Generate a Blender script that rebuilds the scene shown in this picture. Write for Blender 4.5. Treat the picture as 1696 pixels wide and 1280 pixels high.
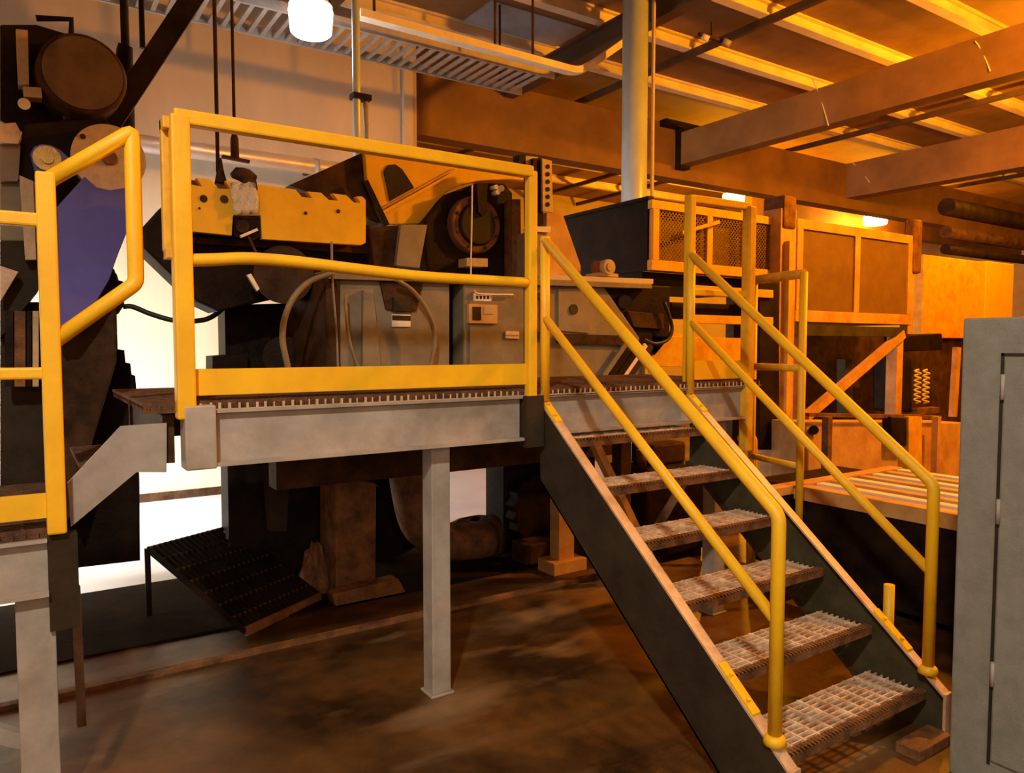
import bpy, bmesh, math, random
from mathutils import Vector, Matrix
random.seed(7)
R = math.radians
for o in list(bpy.data.objects): bpy.data.objects.remove(o)
COL = bpy.context.scene.collection

# ------------------------------------------------------------------ camera
F, YAW, PIT, CAM = 1233.7, .5847, -.0549, Vector((-2.192, -2.989, 1.643))
FW = Vector((math.sin(YAW)*math.cos(PIT), math.cos(YAW)*math.cos(PIT), math.sin(PIT)))
RT = Vector((math.cos(YAW), -math.sin(YAW), 0)); UP = RT.cross(FW)
cd = bpy.data.cameras.new('camera'); cam = bpy.data.objects.new('camera', cd); COL.objects.link(cam)
cd.sensor_fit = 'HORIZONTAL'; cd.sensor_width = 36; cd.lens = 36*F/1696; cd.clip_start = .05; cd.clip_end = 200
cam.location = CAM; cam.rotation_euler = (math.pi/2+PIT, 0, -YAW)
bpy.context.scene.camera = cam

def at(px, py, **k):
    """surveyed point: ray through a photo pixel met with the plane X=, Y= or Z="""
    d = FW*F + RT*(px-848) - UP*(py-640)
    (ax, v), = k.items(); i = 'XYZ'.index(ax)
    return CAM + d*((v-CAM[i])/d[i])

# ------------------------------------------------------------------ world, exposure
sc = bpy.context.scene
sc.view_settings.view_transform = 'Standard'; sc.view_settings.look = 'None'
sc.view_settings.gamma = 1; sc.view_settings.exposure = 0.0; sc.view_settings.use_curve_mapping = False
w = bpy.data.worlds.new('world'); sc.world = w; w.use_nodes = True
w.node_tree.nodes['Background'].inputs[0].default_value = (1, .72, .45, 1)
w.node_tree.nodes['Background'].inputs[1].default_value = .012

def light(kind, loc, energy, color, rot=(0,0,0), size=1, size_y=None, spread=None):
    l = bpy.data.lights.new('light', kind); l.energy = energy; l.color = color
    if kind == 'AREA':
        l.shape = 'RECTANGLE'; l.size = size; l.size_y = size_y or size
        if spread: l.spread = spread
    else: l.shadow_soft_size = size
    o = bpy.data.objects.new(kind.lower()+'_light', l); COL.objects.link(o)
    o.location = loc; o.rotation_euler = rot
    return o
SODIUM = (1, .34, .004)
DAY = (.86, .93, 1)
# daylight through the big door in the left wall (behind the machines)
light('AREA', (-4.62, 4.2, 1.6), 430, (1, .95, .90), (0, R(-68), R(20)), 2.6, 2.4, R(96))
# daylight through the window of the near wall, behind the camera
light('AREA', (-2.95, -6.95, 2.6), 16, (1, .86, .66), (R(66), 0, R(-24)), 3.4, 2.2, R(62))

# ------------------------------------------------------------------ materials
def mat(name, c1, c2=None, scale=6, rough=.6, metal=0, bump=.15, detail=6, emit=None, mix=(.35, .65), stretch=None, spec=.5):
    m = bpy.data.materials.new(name); m.use_nodes = True; nt = m.node_tree; N = nt.nodes; L = nt.links
    b = N['Principled BSDF']; b.inputs['Roughness'].default_value = rough; b.inputs['Metallic'].default_value = metal
    b.inputs['Specular IOR Level'].default_value = spec
    if emit:
        b.inputs['Base Color'].default_value = (*c1, 1)
        b.inputs['Emission Color'].default_value = (*emit[0], 1); b.inputs['Emission Strength'].default_value = emit[1]
        return m
    c2 = c2 or tuple(x*.6 for x in c1)
    tc = N.new('ShaderNodeTexCoord'); mp = N.new('ShaderNodeMapping'); L.new(tc.outputs['Object'], mp.inputs[0])
    if stretch: mp.inputs['Scale'].default_value = stretch
    n = N.new('ShaderNodeTexNoise'); n.inputs['Scale'].default_value = scale; n.inputs['Detail'].default_value = detail
    n.inputs['Roughness'].default_value = .65
    L.new(mp.outputs[0], n.inputs[0])
    r = N.new('ShaderNodeValToRGB'); r.color_ramp.elements[0].position = mix[0]; r.color_ramp.elements[1].position = mix[1]
    r.color_ramp.elements[0].color = (*c2, 1); r.color_ramp.elements[1].color = (*c1, 1)
    L.new(n.outputs[0], r.inputs[0]); L.new(r.outputs[0], b.inputs['Base Color'])
    n2 = N.new('ShaderNodeTexNoise'); n2.inputs['Scale'].default_value = scale*9; n2.inputs['Detail'].default_value = 3
    L.new(mp.outputs[0], n2.inputs[0])
    bp = N.new('ShaderNodeBump'); bp.inputs['Strength'].default_value = bump; bp.inputs['Distance'].default_value = .01
    L.new(n2.outputs[0], bp.inputs['Height']); L.new(bp.outputs[0], b.inputs['Normal'])
    return m
M = {}
M['yellow'] = mat('yellow_paint', (.86, .50, .008), (.74, .40, .008), 5, .5, 0, .08)
M['yelold'] = mat('worn_yellow_paint', (.80, .45, .012), (.58, .28, .01), 7, .5, 0, .12)
M['grey'] = mat('grey_machine_paint', (.27, .22, .145), (.16, .125, .08), 3, .55)
M['steel'] = mat('galvanised_beam_paint', (.40, .36, .33), (.23, .20, .165), 3.2, .55)
M['locker'] = mat('light_grey_enamel', (.215, .22, .20), (.17, .175, .155), 14, .5, 0, .2)
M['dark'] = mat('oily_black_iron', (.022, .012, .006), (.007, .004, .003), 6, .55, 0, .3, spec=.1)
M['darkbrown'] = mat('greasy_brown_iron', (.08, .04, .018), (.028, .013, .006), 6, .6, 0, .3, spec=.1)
M['string'] = mat('dark_grey_channel_paint', (.045, .033, .02), (.026, .018, .011), 5, .6, 0, .2, spec=.1)
M['green'] = mat('dark_green_grey_paint', (.07, .06, .032), (.035, .03, .016), 5, .6, spec=.1)
M['flange'] = mat('worn_pale_flange', (.66, .48, .33), (.42, .27, .16), 7, .5, .1, .25)
M['rust'] = mat('rusty_steel', (.24, .10, .03), (.08, .03, .01), 9, .75, .1, .5)
M['grate'] = mat('worn_grating_steel', (.80, .62, .46), (.42, .25, .14), 16, .5, .0, .3)
M['rustgrate'] = mat('rusty_grating', (.14, .06, .025), (.05, .02, .01), 14, .8, .1, .5)
M['blue'] = mat('blue_guard_paint', (.085, .08, .42), (.07, .06, .34), 5, .5, 0, .05)
M['silver'] = mat('silver_duct_metal', (.66, .60, .56), (.55, .5, .46), 4, .35, .4, .08)
M['tray'] = mat('dusty_tray_metal', (.42, .37, .33), (.3, .26, .22), 6, .5, .3)
M['pole'] = mat('grey_column_paint', (.55, .62, .62), (.45, .5, .5), 3, .35, .1, .05)
M['wall'] = mat('cream_wall_panel', (.60, .50, .37), (.49, .40, .28), 1.2, .8, 0, .1, stretch=(1, 1, .35))
M['hallwall'] = mat('tan_hall_wall', (.55, .44, .30), (.45, .34, .22), 1, .8)
M['roof'] = mat('brown_roof_deck', (.28, .15, .06), (.18, .09, .03), 1.4, .75, 0, .2)
M['girder'] = mat('girder_paint', (.27, .135, .035), (.18, .09, .022), 1.6, .7, 0, .12)
M['purlin'] = mat('pale_purlin_paint', (.85, .74, .56), (.7, .58, .42), 3, .6)
M['purldark'] = mat('dark_roof_rod', (.10, .06, .035), (.06, .035, .02), 3, .6)
M['skypanel'] = mat('blue_grey_roof_panel', (.35, .40, .48), (.22, .25, .3), 1.5, .5)
M['umber'] = mat('dull_umber_iron', (.15, .095, .06), (.09, .055, .035), 6, .6, spec=.2)
M['rubber'] = mat('black_rubber', (.02, .016, .013), (.012, .01, .008), 10, .5)
M['hose'] = mat('tan_hose_rubber', (.25, .17, .08), (.17, .11, .05), 12, .55)
M['label'] = mat('pale_label', (.85, .76, .62), (.75, .64, .5), 20, .6, 0, .02)
M['tan'] = mat('tan_plate', (.55, .40, .24), (.42, .30, .16), 14, .5)
M['orange'] = mat('orange_brown_steel', (.66, .38, .13), (.42, .21, .06), 4, .55)
M['mesh'] = mat('mesh_wire', (.30, .17, .07), (.2, .1, .04), 10, .5, .3)
M['screen'] = mat('brown_screen_cloth', (.20, .105, .035), (.15, .075, .025), 5, .7)
M['brass'] = mat('brass_hub', (.62, .43, .14), (.4, .26, .07), 14, .4, .5)
M['plastic'] = mat('clear_plastic_sheet', (.9, .86, .75), (.75, .68, .5), 9, .18, 0, .5)
p = M['plastic'].node_tree.nodes['Principled BSDF']; p.inputs['Transmission Weight'].default_value = .35
M['white_lamp'] = mat('white_lamp_lens', (1, 1, 1), emit=((.93, .97, 1), 6))
M['sodium_lamp'] = mat('sodium_lamp_lens', (1, .8, .4), emit=((1, .70, .20), 9))
M['glow_far'] = mat('sodium_lamp_lens_far', (1, .8, .4), emit=((1, .80, .36), 14))

def floor_mat():
    m = mat('stained_floor_light_patches', (.15, .068, .017), (.024, .010, .003), 1.4, .45, 0, .25, 8, mix=(.38, .66), spec=.35)
    nt = m.node_tree; N = nt.nodes; L = nt.links; b = N['Principled BSDF']
    src = b.inputs['Base Color'].links[0].from_socket
    tc = [n for n in N if n.type == 'TEX_COORD'][0]
    mp = N.new('ShaderNodeMapping'); mp.inputs['Scale'].default_value = (.75, 1.7, 1); mp.inputs['Rotation'].default_value = (0, 0, .35); mp.inputs['Location'].default_value = (3.1, .6, 0)
    L.new(tc.outputs['Object'], mp.inputs[0])
    n = N.new('ShaderNodeTexNoise'); n.inputs['Scale'].default_value = 1.5; n.inputs['Detail'].default_value = 5; L.new(mp.outputs[0], n.inputs[0])
    r = N.new('ShaderNodeValToRGB'); r.color_ramp.elements[0].position = .54; r.color_ramp.elements[1].position = .68
    L.new(n.outputs[0], r.inputs[0])
    mx = N.new('ShaderNodeMix'); mx.data_type = 'RGBA'; L.new(r.outputs[0], mx.inputs[0]); L.new(src, mx.inputs[6]); mx.inputs[7].default_value = (.21, .13, .065, 1)  # stretched noise paints pale lamp-lit patches over the stains
    L.new(mx.outputs[2], b.inputs['Base Color'])
    return m
M['floor'] = floor_mat()
M['daylit_floor'] = mat('painted_daylight_concrete', (.50, .52, .56), (.4, .42, .45), 1.3, .3, 0, .1)  # pale bluish colour carries the daylight falling on this floor
M['shade_floor'] = mat('painted_shade_concrete', (.022, .012, .006), (.008, .005, .003), 3, .9, 0, .4, spec=.05)  # near-black colour holds the shade beneath the deck

# ------------------------------------------------------------------ mesh builder
OFF = {}
class MB:
    def __init__(s): s.v = []; s.f = []; s.sm = []
    def add(s, vs, fs, smooth=False):
        n = len(s.v); s.v += [Vector(v) for v in vs]; s.f += [tuple(i+n for i in f) for f in fs]; s.sm += [smooth]*len(fs); return s
    def box(s, x0, y0, z0, x1, y1, z1):
        x0, x1 = sorted((x0, x1)); y0, y1 = sorted((y0, y1)); z0, z1 = sorted((z0, z1))
        return s.add([(x0,y0,z0),(x1,y0,z0),(x1,y1,z0),(x0,y1,z0),(x0,y0,z1),(x1,y0,z1),(x1,y1,z1),(x0,y1,z1)],
                     [(0,3,2,1),(4,5,6,7),(0,1,5,4),(1,2,6,5),(2,3,7,6),(3,0,4,7)])
    def bar(s, a, b, w, h, up=(0,0,1)):
        a = Vector(a); b = Vector(b); d = (b-a).normalized(); u = Vector(up)
        if abs(d.dot(u)) > .98: u = Vector((0,1,0))
        x = d.cross(u).normalized()*w/2; y = x.cross(d).normalized()*h/2
        vs = [p+i*x+j*y for p in (a, b) for i, j in ((-1,-1),(1,-1),(1,1),(-1,1))]
        return s.add(vs, [(0,1,2,3),(7,6,5,4),(0,4,5,1),(1,5,6,2),(2,6,7,3),(3,7,4,0)])
    def tube(s, pts, r, seg=14, cap=True):
        pts = [Vector(p) for p in pts]; n = len(pts); base = len(s.v); ref = None
        rs = r if isinstance(r, (list, tuple)) else [r]*n
        vs = []; fs = []
        for i, p in enumerate(pts):
            d = ((pts[min(i+1,n-1)]-p).normalized() + (p-pts[max(i-1,0)]).normalized()).normalized()
            if ref is None:
                ref = d.orthogonal().normalized()
            x = (ref - d*ref.dot(d)).normalized(); y = d.cross(x); ref = x
            k = 1
            if 0 < i < n-1:
                c = (pts[i+1]-p).normalized().dot(d); k = 1/max(c, .6)
            for j in range(seg):
                a = 2*math.pi*j/seg; vs.append(p + (x*math.cos(a)+y*math.sin(a))*rs[i]*(k if k < 1.05 else 1.03))
        for i in range(n-1):
            for j in range(seg):
                a, b = i*seg+j, i*seg+(j+1) % seg; fs.append((a, b, b+seg, a+seg))
        if cap: fs += [tuple(range(seg))[::-1], tuple(range((n-1)*seg, n*seg))]
        s.add(vs, fs, True)
        if cap: s.sm[-1] = s.sm[-2] = False
        return s
    def cyl(s, a, b, r, seg=28, r2=None): return s.tube([a, b], [r, r2 if r2 is not None else r], seg)
    def prism(s, pts, vec):
        """closed polygon swept by vec"""
        pts = [Vector(p) for p in pts]; vec = Vector(vec); n = len(pts)
        nn = sum((pts[i].cross(pts[(i+1) % n]) for i in range(n)), Vector())
        if nn.dot(vec) > 0: pts = pts[::-1]
        return s.add(pts+[p+vec for p in pts], [tuple(range(n)), tuple(range(2*n-1, n-1, -1))] +
                     [(i, i+n, (i+1) % n+n, (i+1) % n) for i in range(n)])
    def build(s, name, m, parent=None, bevel=0, label=None):
        me = bpy.data.meshes.new(name)
        off = OFF.get(parent.name, Vector()) if parent else None
        if off is None:
            lo = Vector([min(v[i] for v in s.v) for i in range(3)]); hi = Vector([max(v[i] for v in s.v) for i in range(3)])
            off = Vector(((lo.x+hi.x)/2, (lo.y+hi.y)/2, lo.z)); loc = off
        else: loc = Vector()
        me.from_pydata([tuple(v-off) for v in s.v], [], s.f)
        for pl, q in zip(me.polygons, s.sm): pl.use_smooth = q
        me.materials.append(M[m]); me.update()
        bm = bmesh.new(); bm.from_mesh(me); bmesh.ops.recalc_face_normals(bm, faces=bm.faces); bm.to_mesh(me); bm.free()
        o = bpy.data.objects.new(name, me); COL.objects.link(o); o.location = loc
        OFF[o.name] = off
        if parent: o.parent = parent
        if bevel:
            b = o.modifiers.new('bevel', 'BEVEL'); b.width = bevel; b.segments = 2; b.limit_method = 'ANGLE'; b.angle_limit = R(50)
        if label: o['label'] = label
        return o
def tag(o, label, cat, group=None, kind=None):
    o['label'] = label; o['category'] = cat
    if group: o['group'] = group
    if kind: o['kind'] = kind
    return o
def thing(name, label, cat, loc, group=None):
    o = bpy.data.objects.new(name, None); COL.objects.link(o); o.location = loc; o.empty_display_size = .1
    OFF[o.name] = Vector(loc); return tag(o, label, cat, group)
def struct(name, mb, m, bevel=0):
    o = mb.build(name, m, None, bevel); o['kind'] = 'structure'; return o
def box(*a): return MB().box(*a)
def arc(c, u, v, r0, r1, a0, a1, n):
    return [Vector(c)+Vector(u)*r0*math.cos(R(a0+(a1-a0)*i/n))+Vector(v)*r1*math.sin(R(a0+(a1-a0)*i/n)) for i in range(n+1)]
def face(pts, Y, depth):
    """front-face outline surveyed on plane Y, real thickness depth towards +Y"""
    return MB().prism([at(x, y, Y=Y) for x, y in pts], (0, depth, 0))
def smooth_path(pts, n=6):
    pts = [Vector(p) for p in pts]; P = [pts[0]]+pts+[pts[-1]]; out = []
    for i in range(1, len(P)-2):
        for k in range(n):
            t = k/n; a, b, c, d = P[i-1:i+3]
            out.append(.5*((2*b)+(c-a)*t+(2*a-5*b+4*c-d)*t*t+(3*b-a-3*c+d)*t**3))
    return out+[pts[-1]]
def bend(pts, r=.05, n=5):
    pts = [Vector(p) for p in pts]; out = [pts[0]]
    for a, b, c in zip(pts, pts[1:], pts[2:]):
        p, q = b+(a-b).normalized()*r, b+(c-b).normalized()*r
        for k in range(n+1):
            t = k/n; out.append(p*(1-t)**2+b*2*t*(1-t)+q*t*t)
    return out+[pts[-1]]

# ------------------------------------------------------------------ the hall
XL, XR, YN, YB, YF, ROOF = -4.7, 26, -7, 5.6, 13, 5.62
struct('floor', box(XL, YN, -.2, XR, YF, 0), 'floor')
struct('ceiling', box(XL, YN, ROOF, XR, YF, ROOF+.2), 'roof')
struct('wall_back', box(XL, YB, 0, 2.06, YB+.25, ROOF), 'wall')
struct('wall_back_far', box(2.06, YF, 0, XR, YF+.2, ROOF), 'hallwall')
struct('wall_side_far', box(1.86, YB+.25, 0, 2.06, YF, ROOF), 'hallwall')
struct('wall_right', box(XR, YN, 0, XR+.2, YF, ROOF), 'hallwall')
wl = MB(); wl.box(XL-.2, YN, 0, XL, 2.85, ROOF); wl.box(XL-.2, 5.5, 0, XL, YF, ROOF); wl.box(XL-.2, 2.85, 3.4, XL, 5.5, ROOF)
struct('wall_left', wl, 'hallwall')
wn = MB(); wn.box(XL, YN-.2, 0, XR, YN, 1.4); wn.box(XL, YN-.2, 3.8, XR, YN, ROOF); wn.box(-1.2, YN-.2, 1.4, XR, YN, 3.8)
struct('wall_near', wn, 'hallwall')
struct('baseboard_back', box(XL, YB-.03, 0, 2.06, YB, .09), 'darkbrown')
struct('trim_1', box(1.86, YB-.06, 0, 1.98, YB, ROOF-.3), 'wall')          # end post of the cream wall
# floor before the cream wall, its pool of daylight painted in as pale colour
struct('trim_2', box(XL, 2.62, 0, 4.6, YB-.03, .004), 'daylit_floor')
# steel angle let into the floor in front of the machines
struct('trim_3', MB().box(-4.7, 1.0, 0, 1.4, 1.05, .022), 'rust')
# girders
def ibeam(axis, c, a0, a1, z0, z1, w=.22, t=.025):
    m = MB()
    if axis == 'X':
        m.box(a0, c-w/2, z0, a1, c+w/2, z0+t); m.box(a0, c-w/2, z1-t, a1, c+w/2, z1); m.box(a0, c-.015, z0+t, a1, c+.015, z1-t)
    else:
        m.box(c-w/2, a0, z0, c+w/2, a1, z0+t); m.box(c-w/2, a0, z1-t, c+w/2, a1, z1); m.box(c-.015, a0, z0+t, c+.015, a1, z1-t)
    return m
struct('trim_4', box(2.06, 6.0, 4.42, 26, 6.3, 5.3), 'girder')
struct('trim_5', box(11.85, -7, 4.62, 12.2, 6.0, 5.3), 'girder')
struct('trim_6', box(7.0, -7, 4.62, 7.25, 6.0, 5.14), 'girder')
struct('trim_7', ibeam('Y', 3.7, -7, 6.0, 5.14, 5.40, .16), 'purldark')
struct('trim_8', ibeam('Y', 0.6, -7, 5.6, 5.14, 5.40, .16), 'purldark')
struct('trim_9', box(12.2, 8.6, 4.7, 26, 8.9, 5.3), 'girder')
k = 10
for y in (-4.4, -3.2, -2.0, -.8, .4, 1.6, 2.8, 4.0, 5.2, 7.3, 8.5, 9.8, 11.2):
    struct('trim_%d' % k, ibeam('X', y, -4.7 if y < 5.5 else 2.06, 25.9, 5.46, 5.62, .13), 'purlin'); k += 1
for x in (5.2, 8.9, 10.4, 14, 16.5):
    struct('trim_%d' % k, box(x-.035, -7, 5.38, x+.035, 12.9, 5.46), 'purldark'); k += 1

# blue-grey translucent panel in the roof deck
q = at(870, 42, Z=ROOF-.01)
struct('trim_%d' % k, box(q.x-.7, q.y-.35, ROOF-.02, q.x+.7, q.y+.35, ROOF), 'skypanel'); k += 1
# ------------------------------------------------------------------ lamps
def bay_lamp(loc, r, lens, power, color, label, group=None, shade=None):
    x, y, z = loc
    t = thing('high_bay_lamp', label, 'lamp', loc, group)
    zz = z
    MB().tube([(x,y,zz-.02),(x,y,zz),(x,y,zz+.18),(x,y,zz+.22)], [r*.80, r*.92, r*1.0, r*.9], 28).build('lens', lens, t)
    MB().tube([(x,y,zz+.22),(x,y,zz+.30),(x,y,zz+.46)], [r*.98, r*.7, r*.45], 24).build('housing', 'silver', t)
    MB().cyl((x,y,zz+.46), (x,y,ROOF-.001), .012, 8).build('hanger', 'purldark', t)
    l = light('SPOT' if shade else 'POINT', (x, y, z-r*.95), power, color, size=r*.55)
    if shade: l.data.spot_size = R(shade); l.data.spot_blend = .35
    return t
q = at(515, 40, Y=3.5)
bay_lamp((q.x, q.y, q.z-.07), .19, 'white_lamp', 12, (.88, .94, 1), 'white glowing high bay lamp hanging in front of the cream wall')
bay_lamp((-3.3, -3.6, 4.9), .2, 'white_lamp', 800, (1, .87, .68), 'shaded white high bay lamp over the photographer, above the picture', shade=148)
q1 = at(1215, 332, Y=8); q2 = at(1450, 366, Y=8)
bay_lamp((q1.x, 8, q1.z-.08), .24, 'sodium_lamp', 800, SODIUM, 'orange glowing hall lamp seen above the near mesh cage')
bay_lamp((q2.x, 8, q2.z-.08), .3, 'glow_far', 900, SODIUM, 'brightest orange hall lamp, above the wide screened cage')
# the near bay's own lamps, hung from the roof out of the frame
for x, y, z, e in ((5.0, -1.2, 4.8, 1150), (9.4, 1.4, 4.75, 520), (10.2, -3.6, 4.75, 400), (15.5, 2.0, 4.6, 300)):
    bay_lamp((x, y, z), .2, 'sodium_lamp', e, SODIUM, 'sodium high bay lamp of the near hall bay, above the picture', 'sodium lamps over the near bay')

# ------------------------------------------------------------------ main platform
HD = 1.40; W = .979; L = 1.70; X2 = 1.52
t = thing('platform', 'raised grey steel work platform with rusty grating deck behind the stair', 'platform', (0, .5, 0))
def grating(x0, y0, x1, y1, z0, z1, pitch=.035, cross=.1, th=.005, teeth=False):
    m = MB(); n = int((y1-y0)/pitch)
    for i in range(n+1):
        y = y0+(y1-y0)*i/n; m.box(x0, y-th/2, z0, x1, y+th/2, z1)
    n = int((x1-x0)/cross)
    for i in range(n+1):
        x = x0+(x1-x0)*i/n; m.box(x-.004, y0, z1-.012, x+.004, y1, z1-.001)
    if teeth:
        m.box(x0, y0-.012, z0-.006, x1, y0-.004, z0+.004)
        n = int((x1-x0)/.036)
        for i in range(n):
            x = x0+(x1-x0)*(i+.3)/n; m.box(x, y0-.012, z0+.004, x+.009, y0-.002, z1-.012)
    return m
grating(-L-.12, .0, X2+.1, 1.02, HD, HD+.035, .033, .1, teeth=True).build('grating_deck', 'rustgrate', t)
def edge_teeth(x0, x1, y, z0, z1, parent):
    m = MB(); rnd = random.Random(3); n = int((x1-x0)/.034)
    for i in range(n):
        x = x0+(x1-x0)*(i+.3+rnd.uniform(-.1, .1))/n; m.box(x, y-.004, z0, x+rnd.uniform(.005, .011), y, z1-rnd.uniform(0, .006))
    m.box(x0, y-.003, z0-.004, x1, y, z0+.001)
    return m.build('serrated_edge', 'tan', parent, label='pale worn serrated edge')
edge_teeth(-L+.06, X2+.1, -.014, HD+.002, HD+.028, t)
TEETH = []
def channel(x0, x1, y, z0, z1, flip=1):
    m = MB(); m.box(x0, y, z0, x1, y+.01, z1); m.box(x0, y-.045*flip if flip > 0 else y, z0, x1, y+.05, z0+.014); m.box(x0, y-.03, z1-.012, x1, y+.05, z1); return m
channel(-L+.12, -.17, -.0, 1.185, 1.40).build('edge_beam', 'steel', t)
channel(-.02, X2, .02, 1.20, 1.40).build('edge_beam', 'steel', t)
MB().box(-L-.06, .95, 1.2, X2, 1.0, 1.4).build('rear_beam', 'darkbrown', t)
for x in (-L-.03, -.9, .3, X2-.03): MB().box(x-.02, .05, 1.2, x+.02, .95, 1.38).build('cross_beam', 'darkbrown', t)
MB().box(-L+.01, -.055, 1.18, -L+.12, .05, 1.42).build('corner_post_stub', 'steel', t, .006)
MB().box(-.16, -.05, 1.15, -.06, .03, 1.40).build('end_plate', 'string', t)
for x, y, zt in ((-.58, .09, 1.185), (1.34, .10, 1.2), (1.3, .9, 1.2)):
    m = MB().box(x-.048, y-.048, .012, x+.048, y+.048, zt); m.box(x-.06, y-.06, 0, x+.062, y+.06, .012)
    m.build('leg', 'steel' if y < .5 else 'darkbrown', t, .004)
MB().bar((.95, .5, 0.1), (1.34, .1, 1.15), .05, .05).build('brace', 'rust', t)

# short stringer between the low left platform and the main platform
ls = thing('stair_connector', 'short grey sloping stringer joining the low left platform to the main platform', 'stair', (-1.95, .05, 1.0))
pts = [at(112, 800, Y=.03), at(200, 706, Y=.03), at(276, 700, Y=.03), at(276, 782, Y=.03), at(226, 782, Y=.03), at(118, 872, Y=.03)]
MB().prism(pts, (0, .015, 0)).build('stringer', 'steel', ls)
grating(-2.02, .06, -1.84, .62, 1.19, 1.22).build('tread', 'rustgrate', ls)

# low left platform
lp = thing('platform', 'low platform at the left edge with yellow kick plate and grey legs', 'platform', (-2.9, .5, 0))
grating(-4.2, .0, -2.1, 1.0, .985, 1.02, teeth=True).build('grating_deck', 'rustgrate', lp)
channel(-4.2, -2.13, 0, .79, .985).build('edge_beam', 'steel', lp)
MB().box(-2.13, -.02, .66, -2.04, .05, .99).build('end_post', 'string', lp)
for x in (-2.17, -4.0):
    m = MB().box(x-.058, .0, .012, x+.058, .11, .79); m.box(x-.08, -.02, 0, x+.08, .13, .012); m.build('leg', 'steel', lp, .004)
MB().bar((-2.62, .06, .52), (-2.2, .06, .26), .05, .05).build('brace', 'steel', lp)
MB().bar((-2.045, -.005, .30), (-2.05, -.005, .80), .028, .028).build('conduit', 'darkbrown', lp)

# ------------------------------------------------------------------ guard rails
RW = .058
def sq(a, b, w=RW): return MB().bar(a, b, w, w)
# main front guard rail
g = thing('guard_rail', 'long yellow guard rail with bent middle rail along the platform front', 'railing', (-.9, 0, HD))
xl, xr, zt = -L+.02, -.117, HD+1.077
sq((xl, -.02, HD-.03), (xl, -.02, zt), .066).build('post', 'yellow', g, .008)
sq((xr, -.02, HD-.06), (xr, -.02, zt), .048).build('post', 'yellow', g, .008)
sq((xr, -.02, HD-.2), (xr, -.02, HD-.06), .046).build('post_foot', 'green', g)
sq((xl-.02, -.02, zt-.005), (xr, -.02, zt-.005), .054).build('top_rail', 'yellow', g, .008)
mid = [at(x, y, Y=-.02) for x, y in ((303, 431), (355, 430), (405, 428), (460, 431), (510, 436), (600, 447), (700, 458), (800, 464), (874, 468))]
MB().tube(smooth_path(mid, 4), .024, 14).build('middle_rail', 'yellow', g, label='bent yellow middle rail')
MB().box(xl+.03, -.012, HD+.055, xr-.02, .0, HD+.155).build('kick_plate', 'yellow', g)
a = at(284, 192, Y=.1)
MB().box(xl-.055, .02, HD+.56, xl-.02, .06, zt-.004).box(xl-.055, -.02, zt-.05, xl-.02, .06, zt-.004).box(xl-.055, -.02, HD+.56, xl-.02, .06, HD+.60).build('return_loop', 'yelold', g, .006)

# left rail with the sloping loop
g = thing('guard_rail', 'yellow guard rail at the left edge with a sloping loop over the short steps', 'railing', (-2.3, 0, 1.02))
xp = -2.1
b0 = at(100, 840, Y=-.02)
sq((xp, -.02, 1.0), (xp, -.02, 2.22)).build('post', 'yellow', g, .008)
MB().tube(bend([(xp, -.02, 2.19), (-1.835, -.02, 2.395), (-1.835, -.02, 1.865), (xp, -.02, 1.65)], .02, 3), .027, 14).build('sloping_loop', 'yellow', g)
sq((-4.1, -.02, 2.06), (xp, -.02, 2.06), .045).build('top_rail', 'yellow', g, .008)
sq((-4.1, -.02, 1.55), (xp, -.02, 1.55), .04).build('middle_rail', 'yellow', g, .008)
sq((-4.1, -.02, 1.0), (-4.1, -.02, 2.08)).build('post', 'yellow', g, .008)
MB().box(-4.1, -.012, 1.055, xp-.02, 0, 1.14).build('kick_plate', 'yellow', g)

# right guard rail, past the stair opening
g = thing('guard_rail', 'short yellow guard rail with kick plate right of the stair opening', 'railing', (1.25, 0, HD))
sq((W+.045, .03, HD), (W+.045, .03, zt+.02), .05).build('post', 'yellow', g, .008)
sq((X2-.02, .0, 1.0), (X2-.02, .0, zt), .06).build('post', 'yelold', g, .008)
sq((W+.045, .03, zt), (X2-.02, .01, zt), .045).build('top_rail', 'yellow', g, .006)
sq((W+.045, .03, HD+.55), (X2-.02, .01, HD+.55), .04).build('middle_rail', 'yellow', g, .006)
MB().box(W+.07, .02, HD+.045, X2-.03, .03, HD+.155).build('kick_plate', 'yellow', g)

# tall floor-standing guard frame beyond the right end
g = thing('pipe_barrier', 'tall free-standing yellow pipe barrier with two posts right of the platform', 'railing', (2.0, .2, 0))
A, B = (1.90, -.10), (2.02, .37)
for (x, y) in (A, B): 
    m = MB().cyl((x,y,.01), (x,y,2.1), .024, 16); m.box(x-.05, y-.05, 0, x+.05, y+.05, .01); m.build('post', 'yellow', g)
for z, r_, n in ((2.09, .03, 'top_rail'), (1.50, .024, 'middle_rail'), (.88, .02, 'lower_rail')):
    MB().cyl((*A, z), (*B, z), r_, 14).build(n, 'yelold', g)

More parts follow.
